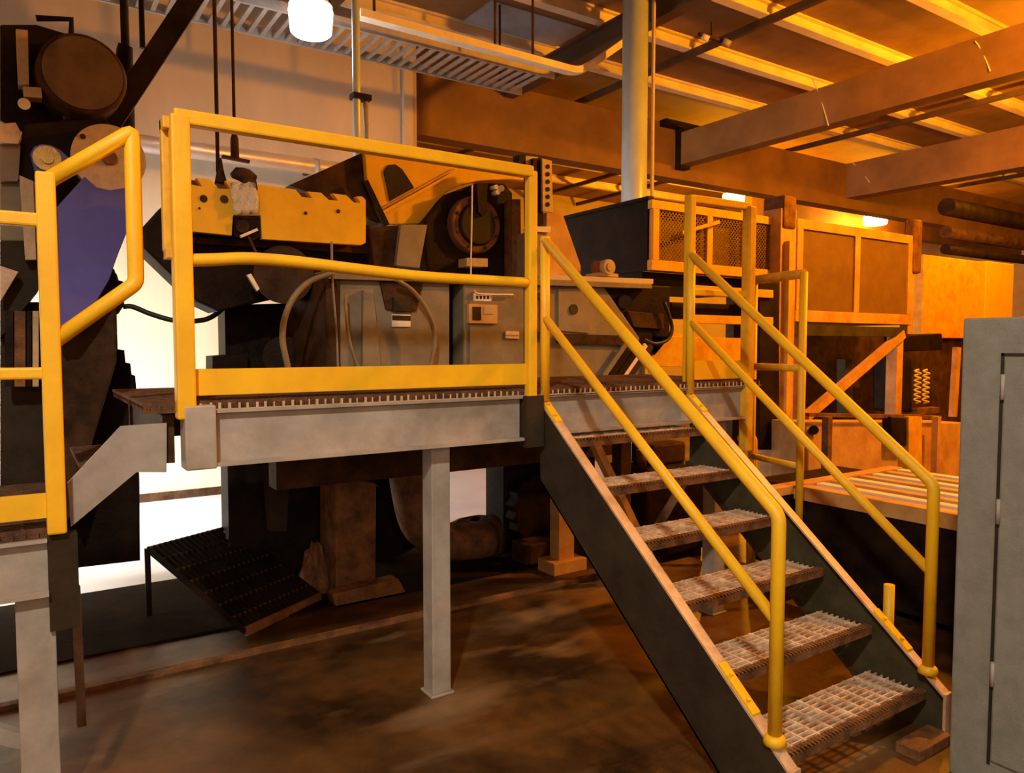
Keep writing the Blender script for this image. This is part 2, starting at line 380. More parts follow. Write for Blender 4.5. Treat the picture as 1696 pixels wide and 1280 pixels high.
# ------------------------------------------------------------------ stair
T = .8096; YBt = -1.379
def zn(y): return HD + T*y
st = thing('steel_stair', 'open steel stair with six grating treads and dark channel stringers', 'stair', (W/2, -.7, 0))
def stringer(x0, x1, lean):
    m = MB(); top, bot = -.045, -.43; ye = -1.455
    prof = [(.0, zn(0)+top), (.0, zn(0)+bot), ((.0-bot-HD)/T, 0.0), (ye, 0), (ye, zn(ye)+top)]
    web = x0 if lean > 0 else x1-.012
    m.prism([(web, y, z) for y, z in prof], (.012, 0, 0))
    return m, prof
for x0, x1, lean, mt in ((-.045, .0, 1, 'string'), (W, W+.045, -1, 'green')):
    m, prof = stringer(x0, x1, lean)
    s = m.build('stringer', mt, st)
    f = MB(); ye = -1.455
    f.prism([(x0, 0, zn(0)-.045), (x0, ye, zn(ye)-.045), (x0, ye, zn(ye)-.033), (x0, 0, zn(0)-.033)], (x1-x0+.006, 0, 0))
    f.build('top_flange', 'flange', s)
    f = MB(); f.prism([(x0, 0, zn(0)-.43), (x0, -1.187, zn(-1.187)-.43), (x0, -1.187, zn(-1.187)-.418), (x0, 0, zn(0)-.418)], (x1-x0, 0, 0)); f.build('bottom_flange', 'darkbrown', s)
    f = MB().box(x0, ye-.012, 0, x1+.006, ye, zn(ye)-.03); f.build('end_plate', 'flange', s)
    # bolted yellow strips at the foot
    y0, y1 = -1.13, -1.34
    for (ya, yb) in ((-1.14, -1.30), (-.0, -.12)):
        f = MB(); f.prism([(x0+.004, ya, zn(ya)-.033), (x0+.004, yb, zn(yb)-.033), (x0+.004, yb, zn(yb)-.022), (x0+.004, ya, zn(ya)-.022)], (.042, 0, 0))
        for q in (.25, .75):
            yy = ya+(yb-ya)*q; zz = zn(yy)-.022; f.cyl((x0+.025, yy, zz-.004), (x0+.025, yy-.006, zz+.008), .008, 8)
        f.build('bolted_strip', 'yellow', s)
tread0 = None
for kx in range(6):
    z = .179+.2002*kx; y0 = -1.375+.2002*kx/T
    if tread0 is None:
        m = MB(); xa, xb = .002, W-.002
        n = 8
        for i in range(n+1):
            yy = y0+.012+(.235-.012)*i/n; m.box(xa, yy-.003, z-.028, xb, yy+.003, z)
        for i in range(12):
            xx = xa+.04+(xb-xa-.08)*i/11; m.box(xx-.005, y0, z-.014, xx+.005, y0+.24, z+.002)
        g0 = m.build('tread', 'grate', st)
        m = MB(); m.box(xa, y0-.012, z-.034, xb, y0, z+.004); m.box(xa, y0-.012, z, xb, y0+.022, z+.004)
        for i in range(46): xx = xa+(xb-xa)*(i+.5)/46; m.box(xx-.006, y0-.016, z-.002, xx+.004, y0+.02, z+.007)
        n0 = m.build('nosing', 'rust', g0)
        e0 = MB().box(xa-.001, y0, z-.05, xa+.005, y0+.24, z).build('end_bracket', 'string', g0); e1 = MB().box(xb-.005, y0, z-.05, xb+.001, y0+.24, z).build('end_bracket', 'string', g0)
        tread0 = g0; kids = [n0, e0, e1]
    else:
        c = tread0.copy(); COL.objects.link(c); c.location = tread0.location+Vector((0, .2002*kx/T, .2002*kx)); c.parent = st
        for ch in kids:
            d = ch.copy(); COL.objects.link(d); d.parent = c

def stair_rail(x, mt, label, top_y):
    g = thing('stair_handrail', label, 'railing', (x, -.7, .3))
    hs, hm, b = .775, .40, -.03
    ytop = -.005
    MB().tube(bend([(x, ytop, zn(0)+b-.01), (x, ytop, zn(0)+hs-.02), (x, YBt, zn(YBt)+hs), (x, YBt, zn(YBt)+b)][1:], .03, 4), .0245, 16).build('top_rail', 'yellow', g)
    MB().cyl((x, ytop, zn(0)+b), (x, ytop, zn(0)+hs), .024, 16).build('upper_post', 'yellow', g)
    MB().cyl((x, ytop, zn(0)+hm-.02), (x, YBt, zn(YBt)+hm), .0215, 14).build('middle_rail', 'yellow', g)
    MB().tube([(x, YBt, zn(YBt)+b-.003), (x, YBt, zn(YBt)+b+.02), (x, YBt, zn(YBt)+b+.03)], [.042, .036, .026], 16).build('post_collar', 'yellow', g)
stair_rail(-.022, 'yellow', 'yellow tubular handrail on the near left side of the stair', 0)
stair_rail(W+.022, 'yellow', 'yellow tubular handrail on the far right side of the stair', 0)
tag(box(.72, -1.50, 0, W-.01, -1.40, .045).build('floor_block', 'rust', None, .004),
    'rusty flat steel block on the floor under the right stair foot', 'block')

# ------------------------------------------------------------------ grey electrical cabinet
c = thing('electrical_cabinet', 'tall light grey enamelled steel cabinet cut by the right edge', 'cabinet', (1.05, -2.3, 0))
a = at(1595, 527, X=.75); cx, cy, ct = .75, a.y, a.z
box(cx, cy-1.3, .0, cx+.6, cy, ct).build('body', 'locker', c, .008)
sx = MB(); dy = at(1663, 700, X=cx).y; dz = at(1670, 592, X=cx).z
d = box(cx-.012, cy-1.24, .12, cx, dy, dz).build('door', 'locker', c, .004)
MB().box(cx-.004, dy+.006, .10, cx+.001, dy+.016, dz+.016).box(cx-.004, cy-1.25, dz+.006, cx+.001, dy+.016, dz+.016).build('door_seal', 'rubber', c)
for z in (.4, 1.0, 1.45): MB().cyl((cx-.014, dy+.003, z), (cx-.014, dy+.003, z+.09), .007, 10).build('hinge', 'steel', d)
MB().box(cx+.02, cy-.4, ct, cx+.2, cy-.25, ct+.02).build('top_lug', 'darkbrown', c)

# ------------------------------------------------------------------ the press machine behind the platform
pm = thing('press_machine', 'large oily press with yellow notched beam and grey housing behind the platform', 'machine', (-.2, 1.9, 0))
Y1 = 1.22
# lower housing
hb = face([(562, 462), (745, 468), (745, 690), (562, 690)], Y1, .9).build('housing_panel', 'grey', pm, .01)
face([(768, 470), (868, 474), (868, 690), (768, 690)], Y1-.02, .9).build('housing_panel', 'grey', pm, .01)
face([(745, 470), (768, 470), (768, 690), (745, 690)], Y1+.12, .7).build('recess', 'dark', pm)
face([(545, 446), (1080, 470), (1080, 462+16), (545, 462)], Y1-.05, .5).build('top_ledge', 'grey', pm, .004)
face([(540, 450), (562, 455), (562, 690), (540, 690)], Y1-.03, .8).build('housing_edge', 'darkbrown', pm)
face([(602, 480), (618, 480), (640, 690), (600, 690)], Y1-.035, .05).build('rib', 'grey', pm)
face([(630, 466), (700, 470), (690, 515), (640, 512)], Y1-.02, .03).build('grime_guard', 'darkbrown', pm)
face([(652, 492), (681, 493), (681, 515), (652, 515)], Y1-.04, .04).build('terminal_box', 'rubber', pm)
lb = face([(650, 520), (680, 521), (680, 541), (650, 541)], Y1-.012, .014).build('warning_label', 'label', pm)
face([(650, 522), (680, 523), (680, 531), (650, 530)], Y1-.016, .004).build('label_band', 'darkbrown', lb)
lb = face([(785, 486), (814, 487), (814, 499), (785, 498)], Y1-.032, .012).build('warning_label', 'label', pm)
for i in range(4): face([(789+i*6, 490), (792+i*6, 490), (792+i*6, 495), (789+i*6, 495)], Y1-.035, .003).build('lettering_mark', 'darkbrown', lb)
lb = face([(838, 548), (860, 549), (860, 561), (838, 560)], Y1-.032, .012).build('warning_label', 'label', pm)
face([(839, 554), (859, 554.5), (859, 556), (839, 555.5)], Y1-.036, .004).build('label_line', 'tan', lb)
sw = face([(777, 503), (824, 505), (824, 536), (777, 535)], Y1-.05, .03).build('control_box', 'orange', pm)
face([(783, 508), (797, 508), (797, 530), (783, 530)], Y1-.055, .005).build('gauge_window', 'darkbrown', sw)
face([(802, 508), (818, 509), (818, 520), (802, 520)], Y1-.055, .005).build('display', 'tan', sw)
face([(778, 498), (830, 500), (830, 700), (778, 700)], Y1-.03, .02).build('access_door', 'grey', pm, .003)

# left dark column and lower carcass
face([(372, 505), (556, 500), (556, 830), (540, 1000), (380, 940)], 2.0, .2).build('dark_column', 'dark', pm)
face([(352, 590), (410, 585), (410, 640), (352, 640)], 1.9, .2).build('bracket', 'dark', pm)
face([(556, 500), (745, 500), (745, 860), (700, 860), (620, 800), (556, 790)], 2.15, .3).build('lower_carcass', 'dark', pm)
MB().cyl(at(440, 640, Y=1.75), at(440, 640, Y=2.0), .10, 24).build('bearing_boss', 'dark', pm)
MB().cyl(at(470, 590, Y=1.82), at(470, 590, Y=2.0), .13, 24).build('bearing_boss', 'dark', pm)

# the dark ram body under the yellow beam
Yr = 1.62
ram = face([(236, 378), (272, 338), (310, 330), (612, 372), (640, 420), (640, 470), (470, 492), (362, 516), (328, 500), (300, 470), (238, 410)], Yr, .3)
ram.build('ram_body', 'dark', pm, .015)
face([(305, 392), (612, 408), (612, 420), (305, 402)], Yr-.06, .1).build('ram_lip', 'darkbrown', pm)
MB().cyl(at(470, 455, Y=1.45), at(470, 455, Y=Yr+.1), .17, 30).build('clutch_drum', 'darkbrown', pm)
face([(409, 455), (416, 453), (430, 478), (426, 482)], 1.44, .03).build('bright_edge', 'label', pm)

# yellow notched beam
Yb = 1.40
top = [(305, 292)]
def notch(x0, x1, y, d, flat=False):
    return [(x0, y), (x0+(x1-x0)*.25, y+d*.6), (x1, y+d), (x1+1, y+1)] if not flat else []
outline = [(304, 290), (306, 303), (335, 309), (325, 294), (349, 297), (362, 312), (382, 313), (372, 299), (402, 302), (414, 318), (424, 318), (424, 304),
           (490, 314), (500, 326), (517, 328), (508, 317), (532, 319), (545, 331), (560, 332), (550, 320), (574, 323), (586, 335), (597, 336), (590, 325), (600, 325),
           (606, 331), (606, 402), (598, 406), (434, 396), (432, 357), (386, 357), (384, 390), (304, 382)]
yb = face(outline, Yb, .05).build('notched_beam', 'yellow', pm, .004)
for x, y, r_ in ((337, 329, .02), (371, 330, .022), (506, 353, .010), (560, 350, .012), (330, 345, .006)):
    q = at(x, y, Y=Yb); MB().cyl((q.x, Yb-.006, q.z), (q.x, Yb+.01, q.z), r_, 16).build('bolt_hole', 'darkbrown', yb)
face([(304, 300), (604, 336), (604, 398), (304, 380)], Yb+.051, .13).build('beam_core', 'yelold', pm)
for x in (322, 366, 504, 547, 588):
    q = at(x, 305+(x-322)*.115, Y=Yb+.08); MB().box(q.x-.03, Yb+.05, q.z-.06, q.x+.04, Yb+.2, q.z+.015).build('die_block', 'rust', pm)
# clamp under the beam and the plastic wrap over it
cl = face([(388, 360), (430, 360), (430, 392), (420, 398), (388, 392)], Yb+.0, .05).build('clamp', 'dark', pm)
MB().cyl(at(402, 375, Y=Yb-.03), at(402, 375, Y=Yb), .035, 18).build('clamp_boss', 'darkbrown', cl)
MB().bar(at(398, 392, Y=Yb-.03), at(426, 380, Y=Yb-.03), .02, .015).build('clamp_bar', 'label', cl)
MB().bar(at(408, 385, Y=Yb-.02), at(425, 420, Y=Yb-.02), .016, .012).build('clamp_lever', 'darkbrown', cl)
m = MB(); n = 9; gx = []
for j in range(7):
    for i in range(n):
        px = 381+45*i/(n-1)*(1-.12*abs(j-3)/3)+2*j*.4; py = 303+52*j/6+2*math.sin(i*1.7+j)
        q = at(px, py, Y=Yb-.02); gx.append(q+Vector((0, -.012+.012*math.sin(i*2.1+j*1.3)+.008*random.uniform(-1, 1), 0)))
m.add(gx, [(j*n+i, j*n+i+1, (j+1)*n+i+1, (j+1)*n+i) for j in range(6) for i in range(n-1)], True)
o = m.build('plastic_wrap', 'plastic', pm); s = o.modifiers.new('solid', 'SOLIDIFY'); s.thickness = .002
m = MB().tube([at(383, 291, Y=1.42), at(392, 288, Y=1.42), at(402, 290, Y=1.42), at(412, 291, Y=1.42), at(424, 296, Y=1.42)], [.014, .035, .042, .036, .018], 14)
m.tube([at(404, 296, Y=1.41), at(418, 306, Y=1.41), at(424, 316, Y=1.41)], [.03, .03, .014], 12)
m.build('greasy_cylinder', 'darkbrown', pm)
m = MB().tube([at(366, 304, Y=1.46), at(365, 285, Y=1.46), at(364, 262, Y=1.46)], [.035, .02, .01], 12); m.build('hook_swivel', 'darkbrown', pm)

# hood
Yh = 1.72
hd = face([(604, 250), (655, 244), (880, 276), (880, 300), (845, 297), (818, 298), (790, 300), (762, 307), (740, 318), (722, 336), (710, 352), (700, 370), (640, 372), (628, 340), (608, 300)], Yh, .05)
hd.build('hood', 'yellow', pm, .006)
# side wing: slopes away to the left rear
wp = [at(604, 251, Y=Yh), at(607, 310, Y=Yh), at(640, 374, Y=Yh)]
MB().prism([at(478, 307, Y=Yh+.07), at(604, 251, Y=Yh+.07), at(612, 300, Y=Yh+.07), at(640, 374, Y=Yh+.07), at(560, 335, Y=Yh+.07)], (0, .45, 0)).build('side_wing', 'darkbrown', pm)
MB().bar(at(604, 300, Y=Yh-.02), at(640, 374, Y=Yh-.02), .04, .03, (0,1,0)).build('wing_strut', 'dark', pm)
face([(612, 340), (626, 372), (612, 378), (607, 372)], Yh+.1, .02).build('link_plate', 'grey', pm)
MB().prism([at(x, y, Y=Yh-.012) for x, y in ((636, 284), (643, 273), (655, 272), (666, 280), (676, 295), (686, 311), (664, 323), (646, 333), (642, 312))], (0, .02, 0)).build('access_hole', 'string', pm)
MB().bar(at(632, 346, Y=Yh-.012), at(752, 280, Y=Yh-.012), .012, .012, (0,1,0)).build('seam_bead', 'orange', pm)
MB().bar(at(632, 353, Y=Yh-.02), at(748, 288, Y=Yh-.02), .018, .018, (0,1,0)).build('folded_lip', 'yellow', pm)
# grey plate and dark blocks right of the beam
face([(664, 372), (708, 372), (695, 444), (656, 440)], 1.45, .04).build('grey_plate', 'grey', pm, .004)
face([(612, 376), (664, 372), (658, 445), (620, 445)], 1.5, .3).build('valve_block', 'darkbrown', pm, .01)
# motor
Ym = 1.55
mc = at(790, 372, Y=Ym)
face([(700, 372), (745, 320), (790, 303), (835, 304), (848, 320), (848, 462), (696, 450)], Yh-.1, .5).build('motor_housing', 'dark', pm)
mo = MB().tube([(mc.x, Ym, mc.z), (mc.x, Ym+.02, mc.z), (mc.x, Ym+.3, mc.z)], [.19, .20, .20], 40).build('motor', 'rust', pm)
MB().tube([(mc.x, Ym-.03, mc.z-.0), (mc.x, Ym, mc.z)], [.135, .15], 32).build('motor_cover', 'string', mo)
for i in range(8):
    a_ = R(22+45*i); MB().cyl((mc.x+.172*math.cos(a_), Ym-.012, mc.z+.172*math.sin(a_)), (mc.x+.172*math.cos(a_), Ym, mc.z+.172*math.sin(a_)), .011, 8).build('bolt', 'darkbrown', mo)
face([(790, 303), (808, 303), (806, 352), (800, 358), (792, 350)], Ym-.06, .06).build('motor_bracket', 'dark', pm)
q = at(830, 312, Y=1.5)
for dx, dz, rr in ((0, 0, .022), (-.045, .004, .016), (-.03, -.03, .018)):
    MB().tube([(q.x+dx, 1.49, q.z+dz), (q.x+dx, 1.56, q.z+dz)], rr, 14).build('hose_fitting', 'label', pm)
face([(773, 427), (808, 428), (808, 442), (773, 441)], 1.5, .12).build('name_plate', 'tan', pm, .002)
MB().tube(smooth_path([at(782, 306, Y=1.46), at(781, 380, Y=1.46), at(780, 460, Y=1.46), at(786, 482, Y=1.2), at(800, 487, Y=1.17), at(850, 488, Y=1.17)], 5), .006, 8).build('thin_cable', 'label', pm)
face([(848, 330), (862, 330), (864, 470), (848, 466)], 1.5, .1).build('frame_strip', 'rust', pm)
# perforated tower
tw = face([(883, 262), (898, 262), (900, 372), (884, 372)], 1.36, .12).build('tower_strut', 'dark', pm)
tp = face([(898, 262), (914, 266), (916, 352), (899, 350)], 1.34, .02).build('perforated_plate', 'tan', pm, .002)
for i in range(6):
    q = at(907, 276+i*12.5, Y=1.34); MB().cyl((q.x, 1.334, q.z), (q.x, 1.342, q.z), .016, 14).build('hole', 'dark', tp)
face([(860, 256), (870, 256), (870, 277), (860, 277)], 1.4, .08).build('switch_box', 'dark', pm)
sp = face([(871, 258), (891, 260), (891, 284), (871, 280)], 1.4, .03).build('switch_plate', 'tan', pm)
MB().cyl(at(881, 270, Y=1.385), at(881, 270, Y=1.4), .02, 14).build('switch_knob', 'rust', sp)
face([(880, 375), (912, 375), (912, 385), (880, 383)], 1.36, .1).build('tower_cap', 'label', pm)
face([(872, 385), (905, 385), (905, 470), (872, 470)], 1.38, .3).build('tower_body', 'grey', pm)
face([(905, 352), (930, 348), (962, 440), (962, 466), (905, 466)], 1.42, .25).build('tower_gusset', 'orange', pm, .004)

# right half of the housing
Yq = 1.2
hr = [(868, 474), (1000, 474), (1060, 560), (1040, 640), (1035, 690), (868, 690)]
face(hr, Yq+.02, .8).build('end_housing', 'grey', pm, .01)
q = at(950, 512, Y=Yq); MB().cyl((q.x, Yq-.006, q.z), (q.x, Yq+.02, q.z), .036, 22).build('lifting_hole', 'rubber', pm)
face([(925, 478), (976, 480), (976, 552), (925, 548)], Yq+.005, .02).build('cover_plate', 'grey', pm, .003)
face([(925, 552), (1040, 556), (1040, 572), (925, 568)], Yq-.01, .04).build('cover_lip', 'darkbrown', pm)
face([(888, 485), (893, 485), (893, 555), (888, 555)], Yq-.01, .03).build('hydraulic_line', 'rust', pm)
face([(898, 485), (902, 485), (902, 555), (898, 555)], Yq-.01, .03).build('hydraulic_line', 'rust', pm)
for y in (490, 555): face([(884, y-5), (906, y-5), (906, y+5), (884, y+5)], Yq-.02, .04).build('line_clamp', 'darkbrown', pm)
# chute with bright rails
for i, (dx, m_) in enumerate(((0, 'grey'), (9, 'dark'), (22, 'dark'), (34, 'label'), (42, 'darkbrown'))):
    MB().bar(at(1000+dx, 624, Y=Yq-.03-.002*i), at(1036+dx, 572, Y=Yq-.03-.002*i), .022 if m_ != 'dark' else .04, .05).build('chute_rail', m_, pm)
# shelf with small motor and drawer gear
face([(905, 455), (1082, 462), (1082, 470), (905, 463)], Yq, .45).build('shelf', 'silver', pm)
sm = at(1000, 443, Y=Yq+.1)
m0 = MB().cyl((sm.x-.07, Yq+.12, sm.z), (sm.x+.03, Yq+.12, sm.z), .05, 20).build('small_motor', 'rust', pm)
MB().cyl((sm.x+.03, Yq+.12, sm.z+.0), (sm.x+.05, Yq+.10, sm.z), .065, 20).build('flange', 'tan', m0)
q = at(1010, 442, Y=Yq+.02); MB().cyl((q.x, Yq+.02, q.z), (q.x, Yq+.1, q.z), .055, 20).cyl((q.x, Yq+.012, q.z), (q.x, Yq+.02, q.z), .03, 16).build('pulley', 'tan', m0)
MB().box(sm.x-.09, Yq+.05, sm.z-.07, sm.x+.1, Yq+.2, sm.z-.045).build('motor_foot', 'tan', m0)
face([(920, 466), (1110, 474), (1110, 560), (1085, 590), (1050, 590), (1000, 500), (970, 478)], Yq+.06, .5).build('gear_carriage', 'dark', pm, .01)
face([(1040, 515), (1100, 520), (1100, 545), (1050, 542)], Yq+.03, .04).build('carriage_cover', 'darkbrown', pm, .004)
MB().cyl(at(1035, 500, Y=Yq+.0), at(1035, 500, Y=Yq+.1), .05, 18).build('gear', 'darkbrown', pm)
MB().tube(smooth_path([at(1100, 500, Y=Yq-.02), at(1113, 540, Y=Yq-.02), at(1106, 562, Y=Yq-.02), at(1085, 569, Y=Yq-.02), at(1066, 562, Y=Yq-.02)], 6), .014, 12).build('black_hose_loop', 'rubber', pm)
face([(1065, 548), (1140, 552), (1140, 600), (1065, 598)], Yq+.15, .1).build('base_beam', 'yelold', pm)
face([(870, 640), (1235, 640), (1235, 690), (870, 690)], Yq+.1, .2).build('sill', 'rust', pm)
# lower frame under deck level
for i, (x0, x1) in enumerate(((-.62, -.36), )):
    pass
face([(556, 790), (622, 800), (622, 975), (556, 985)], 1.6, .3).build('rusty_leg', 'rust', pm, .004)
face([(550, 985), (660, 958), (675, 985), (560, 1018)], 1.45, .12).build('foot_casting', 'rust', pm, .01)
face([(440, 770), (480, 772), (475, 880), (448, 880)], 1.8, .08).build('guide_bar', 'string', pm)
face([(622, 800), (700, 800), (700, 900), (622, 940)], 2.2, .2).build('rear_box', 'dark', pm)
MB().box(-1.02, 1.15, .84, 1.6, 1.3, 1.10).build('sill_beam', 'darkbrown', pm)

# hose hoop in front of the press
def hoop(name, pts, r_, m_, label):
    o = MB().tube(smooth_path(pts, 6), r_, 12).build(name, m_); return tag(o, label, 'hose')
Yo = 1.12
hoop('hydraulic_hose', [at(552, 452, Y=1.1), at(515, 465, Y=Yo), at(488, 490, Y=Yo), at(472, 525, Y=Yo), at(468, 560, Y=Yo), at(474, 595, Y=Yo), at(485, 640, Y=Yo)], .017, 'hose', 'thick tan hose curving down left of the grey press housing')
hoop('hydraulic_hose', [at(655, 462, Y=1.1), at(685, 483, Y=Yo), at(708, 515, Y=Yo), at(719, 550, Y=Yo), at(718, 585, Y=Yo), at(706, 630, Y=Yo)], .014, 'hose', 'thick tan hose curving down across the grey press housing')
hoop('hydraulic_hose', [at(572, 488, Y=1.14), at(575, 540, Y=1.14), at(583, 580, Y=1.14), at(597, 620, Y=1.14)], .009, 'hose', 'thin brown hose hanging beside the housing edge')
hoop('hydraulic_hose', [at(549, 400, Y=1.16), at(551, 470, Y=1.16), at(557, 540, Y=1.16), at(560, 620, Y=1.16)], .007, 'grey', 'thin grey straight line running down the housing edge')

# ------------------------------------------------------------------ left machine with drum, flywheel, blue guard
lm = thing('belt_drive_machine', 'tall dark machine with round drum and blue belt guard at the left', 'machine', (-2.2, 2.1, 0))
Yd = 1.9
q = at(138, 122, Y=Yd)
MB().tube([(q.x, Yd, q.z), (q.x, Yd+.02, q.z), (q.x-.02, Yd+.5, q.z+.02)], [.205, .222, .235], 40).build('drum', 'darkbrown', lm)
MB().cyl((q.x, Yd-.012, q.z), (q.x, Yd, q.z), .198, 40).build('drum_cover', 'umber', lm)
face([(60, 40), (110, 55), (140, 62), (120, 185), (60, 230), (0, 200), (0, 40)], Yd+.25, .4).build('upper_frame', 'dark', lm, .01)
face([(26, 48), (46, 50), (48, 140), (30, 140)], Yd+.1, .1).build('upright_bar', 'tan', lm)
face([(38, 143), (68, 145), (70, 162), (40, 160)], Yd+.05, .1).build('lug', 'tan', lm)
MB().cyl(at(40, 172, Y=Yd), at(40, 172, Y=Yd+.15), .03, 16).build('lug_pin', 'label', lm)
face([(0, 205), (26, 203), (36, 222), (30, 238), (0, 236)], Yd, .3).build('bright_casting', 'flange', lm)
face([(0, 238), (34, 240), (30, 300), (0, 300)], Yd+.05, .3).build('casting', 'grey', lm)
face([(40, 205), (170, 190), (190, 215), (150, 330), (60, 350), (20, 300)], Yd+.12, .3).build('back_frame', 'dark', lm, .01)
q = at(181, 262, Y=Yd-.02)
MB().cyl((q.x, Yd-.02, q.z), (q.x, Yd+.08, q.z), .19, 44).build('flywheel', 'tan', lm)
MB().cyl((q.x, Yd-.04, q.z), (q.x, Yd-.02, q.z), .04, 20).build('flywheel_hub', 'rust', lm)
MB().cyl(at(137, 226, Y=Yd-.03), at(137, 226, Y=Yd-.02), .015, 12).build('flywheel_bolt', 'darkbrown', lm)
face([(196, 70), (214, 76), (200, 200), (170, 205), (150, 190), (185, 160)], Yd+.3, .12).build('rear_arm', 'dark', lm)
Yg = Yd-.12
bg = face([(92, 345), (140, 292), (160, 310), (182, 315), (212, 310), (212, 380), (196, 420), (180, 465), (150, 515), (116, 560), (95, 560)], Yg, .05).build('belt_guard', 'blue', lm, .004)
face([(90, 345), (94, 345), (98, 560), (93, 560)], Yg-.01, .07).build('guard_edge', 'rubber', bg)
q = at(78, 262, Y=Yg-.04)
pu = MB().prism([at(*p_, Y=Yg-.02) for p_ in ((50, 255), (56, 243), (68, 238), (85, 240), (100, 248), (118, 265), (110, 275), (90, 290), (72, 298), (58, 285))], (0, .04, 0)).build('pulley_guard', 'blue', lm, .006)
MB().cyl((q.x, Yg-.04, q.z), (q.x, Yg-.02, q.z), .066, 24).build('hub', 'brass', pu)
MB().cyl((q.x, Yg-.055, q.z), (q.x, Yg-.04, q.z), .03, 16).build('hub_nut', 'brass', pu)
face([(0, 300), (60, 300), (62, 400), (0, 400)], Yd+.1, .3).build('gearbox', 'grey', lm, .01)
face([(32, 290), (55, 300), (60, 430), (42, 430)], Yd, .08).build('bolted_strip', 'tan', lm)
face([(0, 400), (62, 400), (64, 480), (0, 560)], Yd+.1, .3).build('lower_box', 'string', lm)
face([(0, 440), (30, 450), (0, 500)], Yd-.02, .06).build('gusset', 'flange', lm)
for x0, x1, m_ in ((8, 22, 'dark'), (24, 42, 'rust'), (44, 52, 'dark'), (54, 64, 'tan')):
    face([(x0, 515), (x1, 515), (x1, 640), (x0, 640)], Yd+.05, .06).build('guide_rod', m_, lm)
face([(0, 500), (100, 500), (115, 860), (0, 860)], Yd+.25, .25).build('body_panel', 'string', lm)
face([(95, 555), (145, 520), (150, 470), (180, 455), (193, 505), (193, 600), (115, 860), (100, 700)], Yd+.1, .5).build('side_casting', 'darkbrown', lm, .01)
stack = [(100, 700), (150, 560), (193, 505), (195, 578), (206, 580), (208, 600), (216, 602), (218, 620), (224, 622), (228, 670), (231, 800), (232, 928), (112, 942)]
face(stack, 2.42, .5).build('stepped_base', 'dark', lm)
for x, y in ((181, 452), (190, 455), (186, 447)): MB().tube(smooth_path([at(x, y, Y=2.0), at(x+3, y+14, Y=2.05), at(x-2, y+40, Y=2.1)], 4), .012, 8).build('wire_bundle', 'rubber', lm)
face([(180, 460), (204, 466), (206, 505), (196, 520), (180, 500)], 2.05, .2).build('junction_box', 'dark', lm)
tag(MB().tube(smooth_path([at(204, 508, Y=2.1), at(220, 508, Y=2.1), at(250, 520, Y=2.08), at(290, 531, Y=2.05), at(330, 531, Y=2.02), at(352, 524, Y=2.0), at(372, 508, Y=1.98)], 5), .016, 12).build('power_cable', 'rubber'),
    'black cable sagging between the two machines in front of the bright wall', 'cable')

# ------------------------------------------------------------------ things under the platform
rp = thing('grating_ramp', 'ribbed rusty grating panel leaning on the floor beneath the platform', 'grating', (-1.1, 1.8, 0))
A_, B_, C_, D_ = Vector((-1.58, 1.92, .42)), Vector((-1.17, 1.28, .03)), Vector((-.62, 1.62, .03)), Vector((-1.03, 2.22, .42))
m = MB()
for i in range(17):
    t_ = i/16; m.bar(A_.lerp(D_, t_), B_.lerp(C_, t_), .012, .035)
m.build('rib', 'dark', rp)
m = MB(); 
for i in range(8):
    t_ = i/7; m.bar(A_.lerp(B_, t_), D_.lerp(C_, t_), .01, .02)
m.build('cross_rod', 'rustgrate', rp)
MB().bar(B_, C_, .02, .05).build('edge_bar', 'rust', rp)
MB().bar(A_-Vector((0,0,.0)), Vector((-1.58, 1.92, 0)), .03, .03).build('prop', 'dark', rp)
MB().bar(D_, Vector((-1.03, 2.22, 0)), .03, .03).build('prop', 'dark', rp)
# scrap chips heap and pipe elbow
def heap(name, cx, cy, rx, ry, h, m_, label, seed):
    rnd = random.Random(seed); m = MB(); n, k_ = 22, 6; vs = []
    for j in range(k_):
        for i in range(n):
            a_ = 2*math.pi*i/n; f = 1-j/k_; w_ = 1+rnd.uniform(-.12, .12)
            vs.append((cx+rx*f*w_*math.cos(a_), cy+ry*f*w_*math.sin(a_), max(0, h*(1-f*f))*(1+rnd.uniform(-.2, .2)) if j else 0))
    vs.append((cx, cy, h)); fs = [(j*n+i, j*n+(i+1) % n, (j+1)*n+(i+1) % n, (j+1)*n+i) for j in range(k_-1) for i in range(n)]
    fs += [((k_-1)*n+i, (k_-1)*n+(i+1) % n, len(vs)-1) for i in range(n)]
    return tag(m.add(vs, fs).build(name, m_), label, 'scrap', kind=None)
heap('scrap_heap', -.57, 1.85, .15, .13, .3, 'rust', 'dark rusty scrap heap between the leaning grating panel and the rusty leg', 3)
heap('scrap_heap', 1.15, 2.55, .62, .28, .14, 'dark', 'low black scrap heap between the press legs and the stair', 5)
struct('trim_%d' % k, box(-4.7, 1.45, 0, 1.6, 2.60, .012), 'shade_floor'); k += 1  # thin dark sheet painting the shade on the floor under the platform
pe = thing('exhaust_pipe', 'thick dark red-brown pipe elbow lying under the platform', 'pipe', (.5, 1.9, 0))
MB().tube(smooth_path([(.14, 1.93, .90), (.17, 1.93, .6), (.24, 1.9, .32), (.45, 1.87, .18), (.80, 1.85, .15)], 6), .14, 22).build('elbow', 'rust', pe)
MB().cyl((.80, 1.85, .17), (.85, 1.848, .17), .165, 22).build('flange', 'darkbrown', pe)
